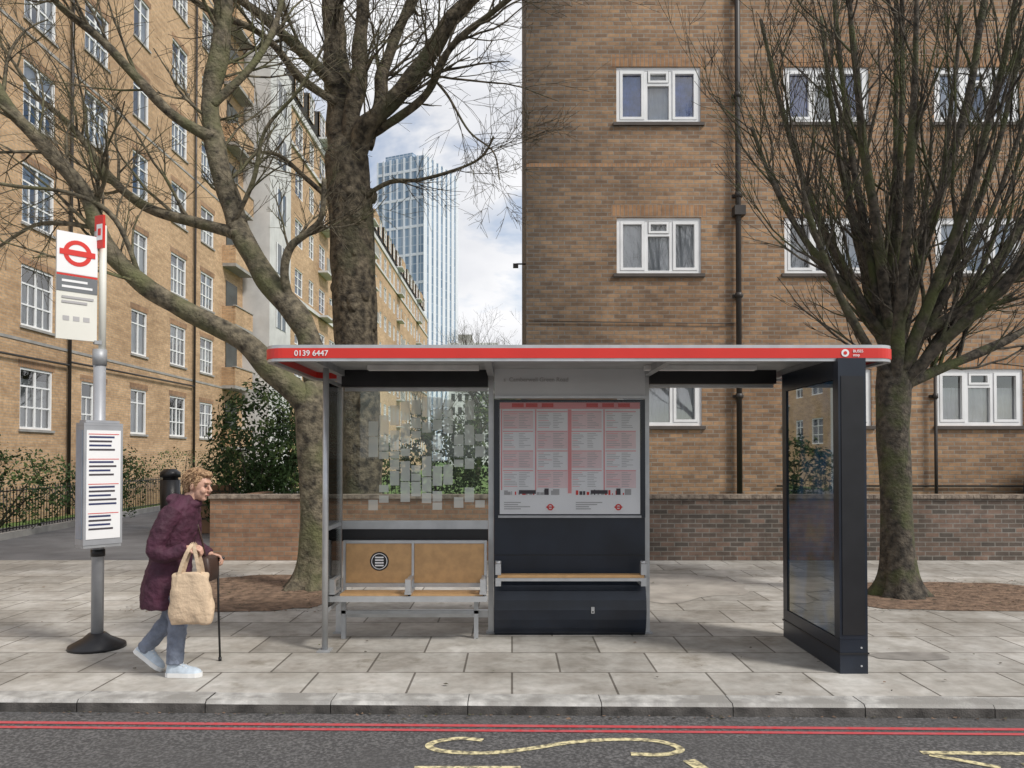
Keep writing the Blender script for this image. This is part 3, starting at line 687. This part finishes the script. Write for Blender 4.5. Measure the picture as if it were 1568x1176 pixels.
b.box(PX0,PX1,7.243,7.249,PZ0,PZ1,m_paper)
y=7.2415
def pr(x0,x1,z0,z1,m,dy=0): b.quad([(x0,y-dy,z0),(x1,y-dy,z0),(x1,y-dy,z1),(x0,y-dy,z1)],m)
pr(PX0,PX1,2.125,PZ1,m_pink); rg=random.Random(2)
for x in (.0,.13,.28,.7,.85,1.0): pr(x,x+.11,2.14,2.178,m_red,.001)
for c in range(4):
    xa=PX0+.03+c*.322
    pr(xa-.02,xa-.008,1.36,2.12,m_pink)
    for r_ in range(4):
        z0=2.10-r_*.185
        if (c+r_)%2==0: pr(xa,xa+.285,z0-.165,z0-.006,m_ppink,.0003)
        pr(xa,xa+.285,z0-.006,z0+.002,m_pink,.0006)
        for k in range(9):
            z=z0-.02-k*.016
            w=rg.uniform(.05,.13); pr(xa+.01,xa+.01+w,z-.004,z,m_grey if k%4 else m_pink,.001)
            w=rg.uniform(.04,.11); pr(xa+.15,xa+.15+w,z-.004,z,m_grey,.001)
pr(.525,.560,1.33,2.12,m_pink,.0015)
for x in (PX0+.04,.6):
    for k in range(14):
        w=rg.uniform(.01,.05); pr(x+k*.034,x+k*.034+w*.7,1.315,1.315+rg.uniform(.012,.05),rg.choice((m_dark,m_red,m_grey)),.001)
    pr(x+.14,x+.30,1.325,1.36,m_dark,.002); pr(x+.38,x+.42,1.315,1.375,m_dark,.002); pr(x+.46,x+.52,1.315,1.37,m_grey,.002)
    for k in range(4): pr(x,x+rg.uniform(.1,.25),1.24-k*.02,1.248-k*.02,m_grey,.001)
for x in (.36,1.0): disc(b,(x,7.2395,1.2),.03,m_red,r0=.018); b.box(x-.038,x+.038,7.2385,7.2395,1.195,1.206,m_red)
b.obj('timetable_poster',sh)
b=MB(); b.quad([(PX0-.01,7.232,PZ0-.01),(PX1+.01,7.232,PZ0-.01),(PX1+.01,7.232,PZ1+.01),(PX0-.01,7.232,PZ1+.01)],glassm('poster_glass',(.98,.98,.98),1.35,.0)); b.obj('poster_glass',sh)
b=MB(); b.box(-.13,1.2,7.0,7.10,.575,.60,m_wood); b.obj('perch_seat',sh)
b=MB(); b.box(-.15,1.22,6.995,7.11,.545,.573,m_alu)
for x in (-.15,1.17): b.box(x,x+.05,6.99,7.27,.50,.545,m_alu); b.box(x,x+.05,6.99,7.05,.602,.70,m_alu); b.tube([(x+.025,7.02,.70),(x+.025,7.02,.725)],.028,12,m_alu)
b.obj('perch_brackets',sh)
b=MB(); b.box(.735,.765,7.160,7.166,.22,.28,m_alu); disc(b,(.75,7.159,.235),.008,m_black); b.obj('lock_plate',sh)
b=MB(); b.box(1.2,2.2,6.9,7.0,2.455,2.498,m_lamp); b.box(-1.3,-.3,6.9,7.0,2.455,2.498,m_lamp); b.obj('lamps',sh)
b=MB(); AX0,AX1,AY0,AY1=2.53,2.745,5.96,7.2
b.box(AX0,AX1,AY0,AY1,.0,.26,m_navy); b.box(AX0,AX1,AY0,6.06,.262,2.44,m_navy); b.box(AX0,AX1,7.10,AY1,.262,2.44,m_navy); b.box(AX0,AX1,6.061,7.099,2.28,2.44,m_navy)
b.box(AX0+.03,AX1-.03,6.062,7.098,.262,2.278,m_black)
b.box(AX0-.008,AX1+.008,AY0-.008,AY1+.008,.15,.162,m_black); b.box(AX0+.02,AX1-.02,AY0-.006,AY0-.001,.3,2.3,m_black)
for z in (.06,.2): b.tube([(AX1-.05,AY0-.003,z),(AX1-.05,AY0+.01,z)],.008,8,m_alu)
b.obj('advert_case',sh)
def posterm():
    m,t,N,L,p=nt('advert_artwork'); tc=N.new('ShaderNodeTexCoord'); n=N.new('ShaderNodeTexNoise'); n.inputs['Scale'].default_value=2.2; n.inputs['Detail'].default_value=2; L.new(tc.outputs['Object'],n.inputs['Vector'])
    r=N.new('ShaderNodeValToRGB'); e=r.color_ramp.elements; e[0].position=.3; e[0].color=(.012,.02,.02,1); e[1].position=.78; e[1].color=(.16,.15,.08,1); q=e.new(.48); q.color=(.02,.04,.04,1); q=e.new(.6); q.color=(.03,.09,.18,1)
    L.new(n.outputs['Fac'],r.inputs['Fac']); L.new(r.outputs['Color'],p.inputs['Base Color']); p.inputs['Roughness'].default_value=.02; p.inputs['Specular IOR Level'].default_value=1.0; p.inputs['Coat Weight'].default_value=1.0; p.inputs['Coat Roughness'].default_value=.01; return m
b=MB(); mp=posterm(); b.box(AX0+.012,AX0+.028,6.065,7.095,.265,2.275,mp); b.box(AX1-.028,AX1-.012,6.065,7.095,.265,2.275,mp); b.obj('advert_posters',sh)

# ---------------- bus stop flag
bp_=empty('bus_stop_sign',(-3.64,6.78,0)); px,py=-3.64,6.78
b=MB(); b.tube([(px,py,0),(px,py,.03),(px,py,.09),(px,py,.13)],[.235,.23,.115,.07],24,m_black); b.obj('base',bp_)
m_pole=M('pole_grey',(.36,.37,.39),.45,.2,.1,5)
b=MB(); b.tube([(px,py,.10),(px,py,2.55)],.05,18,m_pole); b.tube([(px,py,2.48),(px,py,2.62)],.058,18,m_alud); b.tube([(px+.02,py,2.5),(px+.02,py,3.72)],.030,14,m_cream); b.tube([(px,py,.8),(px,py,.86)],.058,18,m_black); b.obj('pole',bp_)
Rz=Matrix.Rotation(math.radians(50),4,'Z'); T=Matrix.Translation((px+.075,py-.11,0))@Rz
b=MB(); b.box(-.16,.16,-.06,.11,.92,1.94,m_pole,T)
for z,k in ((1.941,0),(1.965,.02)): b.box(-.16+k,.16-k,-.06+k,.11-k,z,z+.022,m_pole,T)
b.box(-.155,.155,-.055,.105,.895,.919,m_alud,T)
b.box(-.14,.14,-.065,-.0605,.97,1.90,m_paper,T); b.box(-.1645,-.1605,-.035,.09,.97,1.90,M('acrylic_side',(.24,.30,.38),.15),T)
def tq(x0,x1,z0,z1,m,yy=-.0668): b.quad([T@V((x0,yy,z0)),T@V((x1,yy,z0)),T@V((x1,yy,z1)),T@V((x0,yy,z1))],m)
rg=random.Random(9); z=1.87
for blk in range(4):
    tq(-.125,.125,z-.006,z,m_red); z-=.02
    for k in range(rg.choice((3,4,5))):
        tq(-.12,.05+rg.uniform(0,.06),z-.016,z,m_navytxt if k%2==0 else m_dark); z-=.036
    z-=.05
b.obj('timetable_case',bp_)
ang=math.radians(46); T=Matrix.Translation((px-.008,py-.045,0))@Matrix.Rotation(ang,4,'Z')
b=MB(); W_=.32
b.box(-W_,0,-.012,.012,2.68,3.60,m_cream,T); b.box(-W_,0,-.0165,-.0125,3.09,3.22,M('flag_band',(.16,.17,.18),.5),T); b.box(-W_,0,-.0165,-.0125,3.225,3.24,m_red,T)
b.box(-W_,0,-.0165,-.0125,3.245,3.60,m_paper,T)
R3=T.to_3x3(); c=T@V((-W_/2,-.019,3.425)); disc(b,c,.112,m_red,R=R3,r0=.076); b.box(-W_/2-.14,-W_/2+.14,-.0215,-.019,3.402,3.45,m_red,T)
for z,w,mm in ((3.17,.2,m_paper),(3.12,.24,m_paper),(3.03,.25,m_grey),(2.99,.2,m_grey)): b.box(-W_+.04,-W_+.04+w,-.0185,-.0168,z,z+.02,mm,T)
for i in range(3): b.box(-W_+.05+i*.08,-W_+.10+i*.08,-.0145,-.0125,2.84,2.88,m_grey,T)
b.box(-.02,.04,-.02,.02,2.66,2.69,m_alud,T); b.box(-.02,.04,-.02,.02,3.61,3.65,m_alud,T)
b.obj('flag',bp_)
T=Matrix.Translation((px+.02,py-.06,0))@Matrix.Rotation(math.radians(-25),4,'Z')
b=MB(); b.box(-.05,.06,-.01,.01,3.50,3.79,m_red,T); b.box(-.02,.05,-.014,-.011,3.57,3.71,m_paper,T); b.box(.0,.035,-.018,-.015,3.61,3.67,m_red,T); b.obj('red_plate',bp_)

# ---------------- woman
pw=empty('elderly_woman',(-2.6,5.95,0))
m_coat=M('plum_coat',(.062,.016,.034),.75,0,.25,9,.5,35)
m_skin=M('skin',(.56,.33,.24),.5,0,.08,12)
m_hair=M('strawberry_blonde_hair',(.26,.14,.07),.6,0,.25,45,.9,90,col2=(.56,.36,.20),detail=6)
m_jean=M('blue_grey_jeans',(.17,.195,.25),.85,0,.2,14,.4,60)
m_shoe=M('pale_blue_trainer',(.48,.55,.62),.7,0,.12,20); m_sole=M('white_sole',(.75,.75,.74),.6)
m_tote=M('calico_tote',(.62,.47,.32),.85,0,.08,10,.4,40)
m_lip=M('lips',(.35,.12,.1),.5); m_eye=M('eye_dark',(.02,.02,.02),.2)
m_bag=M('brown_leather',(.055,.03,.022),.5)
def remesh(o,vs,sm=4,disp=None):
    r=o.modifiers.new('r','REMESH'); r.mode='VOXEL'; r.voxel_size=vs; r.use_smooth_shade=True
    s=o.modifiers.new('s','SMOOTH'); s.factor=.5; s.iterations=sm
    if disp:
        tx=bpy.data.textures.new(o.name,'CLOUDS'); tx.noise_scale=disp[0]; tx.noise_depth=3
        d=o.modifiers.new('d','DISPLACE'); d.texture=tx; d.strength=disp[1]; d.mid_level=.5; d.texture_coords='LOCAL'
def ering(cx,cy,z,a,b_,n=24): return [(cx+a*math.cos(t),cy+b_*math.sin(t),z) for t in [2*math.pi*i/n for i in range(n)]]
cy=5.97
b=MB()
b.loft([ering(*q) for q in ((-2.68,cy,.52,.175,.205),(-2.68,cy,.60,.175,.205),(-2.665,cy,.72,.17,.205),(-2.64,cy,.88,.15,.185),(-2.615,cy,1.0,.14,.17),(-2.585,cy,1.12,.145,.175),(-2.57,cy,1.22,.132,.185),(-2.55,cy,1.29,.112,.17),(-2.53,cy,1.34,.09,.11),(-2.51,cy,1.38,.065,.07))],m_coat)
def limbt(pts,rads,m,n=14): 
    P=spline(pts,5); R=[]
    for i in range(len(rads)-1):
        for j in range(5): R.append(rads[i]+(rads[i+1]-rads[i])*j/5)
    R.append(rads[-1]); b.tube(P,R,n,m)
limbt([(-2.56,5.83,1.27),(-2.615,5.765,1.13),(-2.65,5.735,.97),(-2.56,5.735,.94),(-2.42,5.745,.99)],[.080,.074,.066,.058,.044],m_coat)
limbt([(-2.56,6.11,1.27),(-2.57,6.19,1.12),(-2.57,6.21,.98),(-2.50,6.20,.92),(-2.42,6.18,.89)],[.080,.074,.066,.058,.044],m_coat)
b.ell((-2.61,cy,1.342),(.055,.11,.045),m_coat)
b.ell((-2.455,cy,1.315),(.048,.078,.038),m_coat)
o=b.obj('coat',pw); remesh(o,.009,3,(.06,.026))
b=MB()
limbt([(-2.64,5.89,.78),(-2.585,5.885,.60),(-2.545,5.88,.44),(-2.555,5.88,.27),(-2.565,5.88,.10)],[.085,.086,.070,.066,.060],m_jean)
limbt([(-2.66,6.04,.78),(-2.665,6.04,.60),(-2.665,6.035,.43),(-2.77,6.03,.29),(-2.875,6.03,.165)],[.085,.086,.070,.064,.056],m_jean)
b.ell((-2.66,cy,.76),(.10,.13,.10),m_jean)
o=b.obj('trousers',pw); remesh(o,.009,4,(.04,.022))
def shoe(heel,ang):
    T=Matrix.Translation(heel)@Matrix.Rotation(ang,4,'Y'); b=MB()
    def ring(x,w,h,z0): return [T@V((x,w*math.cos(t),z0+(h*math.sin(t) if math.sin(t)>0 else .012*math.sin(t)))) for t in [2*math.pi*i/20 for i in range(20)]]
    b.loft([ring(.0,.02,.03,.03),ring(.012,.033,.085,.028),ring(.05,.037,.10,.028),ring(.09,.038,.095,.028),ring(.12,.041,.07,.028),ring(.17,.046,.052,.028),ring(.22,.044,.042,.028),ring(.25,.03,.028,.028),ring(.262,.012,.012,.03)],m_shoe)
    b.obj('trainer_upper',pw)
    b=MB(); out=[(-.004,.022),(.02,.036),(.07,.038),(.12,.041),(.18,.049),(.23,.045),(.258,.028),(.27,.008)]
    P=[(x,w) for x,w in out]+[(x,-w) for x,w in out[::-1]]
    b.loft([[T@V((x,y,z)) for x,y in P] for z in (0,.028,.034)],m_sole,sm=False); b.obj('trainer_sole',pw)
    b=MB()
    for i in range(4): 
        x=.11+i*.022; b.box(x,x+.008,-.03,.03,.095-i*.012,.10-i*.012,m_sole,T)
    b.obj('laces',pw)
shoe((-2.625,5.88,.002),0); shoe((-2.945,6.03,.155),math.radians(36))
b=MB(); hx,hz=-2.425,1.450
Rh=Matrix.Rotation(math.radians(10),3,'Y')@Matrix.Rotation(math.radians(-12),3,'Z'); H=V((hx,cy,hz))
def hp(x,y,z): return H+Rh@V((x,y,z))
b.ell(hp(-.01,0,.02),(.092,.073,.098),m_skin,Rh)
b.ell(hp(.028,0,-.045),(.055,.055,.068),m_skin,Rh); b.ell(hp(.055,0,-.092),(.026,.026,.02),m_skin,Rh)
b.ell(hp(.07,0,.035),(.022,.045,.016),m_skin,Rh)
b.tube([hp(.078,0,.018),hp(.098,0,-.008),hp(.110,0,-.027)],[.009,.011,.013],10,m_skin); b.ell(hp(.096,0,-.028),(.015,.017,.010),m_skin,Rh)
b.ell(hp(.062,.034,-.03),(.026,.022,.026),m_skin,Rh); b.ell(hp(.062,-.034,-.03),(.026,.022,.026),m_skin,Rh)
b.ell(hp(.083,0,-.058),(.012,.022,.008),m_skin,Rh)
b.tube([hp(-.02,0,-.05),V((-2.50,cy,1.33))],[.052,.06],12,m_skin)
for s in (-1,1): b.ell(hp(-.01,s*.076,-.01),(.018,.01,.030),m_skin,Rh)
o=b.obj('head',pw); remesh(o,.005,2)
b=MB()
for s in (-1,1): b.ell(hp(.079,s*.030,.010),(.009,.012,.006),m_eye,Rh,nu=10,nv=6); b.tube([hp(.086,s*.016,.030),hp(.087,s*.03,.034),hp(.078,s*.046,.028)],.004,5,m_hair)
b.tube([hp(.091,-.018,-.060),hp(.097,0,-.058),hp(.091,.018,-.060)],.0045,6,m_lip)
b.obj('face_features',pw)
b=MB(); 
b.ell(hp(-.03,0,.045),(.098,.086,.092),m_hair,Rh); b.ell(hp(-.065,0,-.01),(.058,.076,.078),m_hair,Rh); b.ell(hp(.038,0,.095),(.052,.06,.028),m_hair,Rh)
for s in (-1,1): b.ell(hp(-.008,s*.062,.035),(.045,.022,.042),m_hair,Rh)
o=b.obj('hair',pw); remesh(o,.005,2,(.015,.02))
b=MB(); rg=random.Random(31)
for i in range(420):
    d=rv(rg); q=V((d.x*.094-.034,d.y*.084,d.z*.088+.045))
    if q.x>.03 and q.z<.09: continue
    if q.z<-.05: continue
    p=H+Rh@q; t=(Rh@V((rg.uniform(-1,.2),rg.uniform(-.4,.4),-.9))).normalized()
    n_=(p-H).normalized(); t=(t-n_*t.dot(n_)).normalized(); b.tube([p-n_*.004,p+t*.02+n_*.004,p+t*.045-n_*.001],[.005,.0045,.002],4,m_hair,False)
b.obj('hair_locks',pw)
def hand(w,d,n,side):
    b=MB(); w=V(w); d=V(d).normalized(); n=(V(n)-d*V(n).dot(d)).normalized(); s=d.cross(n)*side
    R=Matrix((d,s,n)).transposed()
    b.ell(w+d*.04,(.048,.038,.015),m_skin,R,nu=14,nv=8); b.tube([w-d*.06,w+d*.01],[.026,.024],12,m_skin)
    for i,(off,l) in enumerate(((.027,.066),(.009,.074),(-.009,.070),(-.026,.054))):
        p=w+d*.072+s*off; pts=[p-d*.02,p]
        for k,f in enumerate((.42,.33,.25)):
            a=.75*(k+1); dd=d*math.cos(a)-n*math.sin(a)
            p=p+dd*l*f*1.15; pts.append(p)
        b.tube(pts,[.0092,.009,.0083,.0078,.0065],8,m_skin)
    t=w+d*.018+s*.028; b.tube([t-s*.012,t+s*.014+d*.012-n*.006,t+s*.016+d*.036-n*.022,t+s*.004+d*.052-n*.034],[.012,.011,.0095,.0075],8,m_skin)
    o=b.obj('hand',pw); remesh(o,.0032,1)
hand((-2.415,5.745,.99),(1,0,.1),(0,-.35,1),1)
hand((-2.41,6.18,.89),(1,.1,-.25),(0,.3,1),-1)
b=MB(); bx=-2.375; by=5.715
def bring(z,a,c,dx=0): 
    P=[]
    for i in range(28):
        t=2*math.pi*i/28; cx=math.copysign(abs(math.cos(t))**.55,math.cos(t)); sy=math.copysign(abs(math.sin(t))**.7,math.sin(t))
        wv=1+.05*math.sin(5*t+z*30); P.append((bx+dx+a*cx*wv,by+c*sy*wv,z+.012*math.sin(3*t)))
    return P
b.loft([bring(.435,.13,.03),bring(.45,.155,.045),bring(.52,.165,.058,.005),bring(.62,.158,.055,.0),bring(.72,.145,.045,-.005),bring(.79,.135,.03,-.005),bring(.815,.13,.022,-.005)],m_tote)
o=b.obj('tote_bag',pw); s=o.modifiers.new('s','SUBSURF'); s.levels=s.render_levels=2
tx=bpy.data.textures.new('tote','CLOUDS'); tx.noise_scale=.08; d=o.modifiers.new('d','DISPLACE'); d.texture=tx; d.strength=.03; d.texture_coords='LOCAL'
b=MB()
for dy,dx in ((-.022,0),(.022,.01)):
    P=spline([(bx-.085+dx,by+dy,.79),(bx-.06+dx,by+dy,.88),(bx-.02,by+dy*1.2+.005,.975),(bx+.005,by+dy*.6+.025,1.025),(bx+.03,by+dy+.01,.975),(bx+.055+dx,by+dy,.88),(bx+.07+dx,by+dy,.79)],6)
    for i in range(len(P)-1):
        a,c=P[i],P[i+1]; t=(c-a).normalized(); w=V((0,1,0)).cross(t).normalized()*.014
        b.quad([a-w,c-w,c+w,a+w],m_tote); b.quad([a-w+V((0,.003,0)),a+w+V((0,.003,0)),c+w+V((0,.003,0)),c-w+V((0,.003,0))],m_tote)
b.obj('tote_handles',pw)
b=MB()
def sq(cx,cy_,z,a,c): return [(cx+a*math.copysign(abs(math.cos(t))**.4,math.cos(t)),cy_+c*math.copysign(abs(math.sin(t))**.4,math.sin(t)),z) for t in [2*math.pi*i/20 for i in range(20)]]
b.loft([sq(-2.395,6.08,z,a,c) for z,a,c in ((.70,.04,.08),(.71,.055,.10),(.80,.058,.11),(.88,.045,.10),(.89,.03,.09))],m_bag); b.tube(spline([(-2.41,6.06,.88),(-2.42,6.03,1.0),(-2.45,6.0,1.15)],4),.008,6,m_bag); b.obj('handbag',pw)
b=MB(); b.tube(spline([(-2.42,6.19,.845),(-2.35,6.19,.865),(-2.31,6.2,.855)],4),.012,8,m_black); b.tube([(-2.36,6.19,.86),(-2.38,6.26,.45),(-2.395,6.34,.03)],.009,8,m_black); b.tube([(-2.395,6.34,.03),(-2.395,6.34,0)],.014,8,m_black); b.obj('walking_stick',pw)
# ---------------- world, sun, camera
w=bpy.data.worlds.new('World'); scene.world=w; w.use_nodes=True; N=w.node_tree.nodes; L=w.node_tree.links; bg=N['Background']
sd=V((.62,-.42,.80)).normalized(); el=math.asin(sd.z); az=math.atan2(sd.x,sd.y)
sk=N.new('ShaderNodeTexSky'); sk.sky_type='NISHITA'; sk.sun_disc=False; sk.sun_elevation=el; sk.sun_rotation=az
tc=N.new('ShaderNodeTexCoord'); mp=N.new('ShaderNodeMapping'); mp.inputs['Scale'].default_value=(1,1,1.9); mp.inputs['Location'].default_value=(.75,.2,.35); L.new(tc.outputs['Generated'],mp.inputs[0])
n=N.new('ShaderNodeTexNoise'); n.inputs['Scale'].default_value=3.4; n.inputs['Detail'].default_value=6; n.inputs['Roughness'].default_value=.58; n.inputs['Distortion'].default_value=.3; L.new(mp.outputs[0],n.inputs['Vector'])
r=N.new('ShaderNodeValToRGB'); r.color_ramp.elements[0].position=.37; r.color_ramp.elements[1].position=.52; L.new(n.outputs['Fac'],r.inputs['Fac'])
n2=N.new('ShaderNodeTexNoise'); n2.inputs['Scale'].default_value=5; n2.inputs['Detail'].default_value=5; L.new(mp.outputs[0],n2.inputs['Vector'])
r2=N.new('ShaderNodeValToRGB'); r2.color_ramp.elements[0].position=.33; r2.color_ramp.elements[0].color=(5.2,5.3,5.6,1); r2.color_ramp.elements[1].position=.6; r2.color_ramp.elements[1].color=(6.8,6.8,6.9,1); L.new(n2.outputs['Fac'],r2.inputs['Fac'])
mx=N.new('ShaderNodeMixRGB'); L.new(r.outputs['Color'],mx.inputs[0]); L.new(sk.outputs[0],mx.inputs[1]); L.new(r2.outputs['Color'],mx.inputs[2])
L.new(mx.outputs[0],bg.inputs['Color']); bg.inputs['Strength'].default_value=.15
s=bpy.data.lights.new('sun','SUN'); s.energy=3.0; s.angle=math.radians(11); s.color=(1,.95,.88); so=bpy.data.objects.new('sun',s); so.rotation_euler=sd.to_track_quat('Z','Y').to_euler(); so.location=(20,-20,30); scene.collection.objects.link(so)
c=bpy.data.cameras.new('camera'); co=bpy.data.objects.new('camera',c); scene.collection.objects.link(co); co.location=(0,0,1.67); co.rotation_euler=(math.radians(91),0,0)
c.sensor_width=36; c.lens=27.05; c.shift_y=.0583; c.clip_end=4000; c.clip_start=.05; scene.camera=co
scene.view_settings.view_transform='Standard'; scene.view_settings.look='None'; scene.view_settings.exposure=0
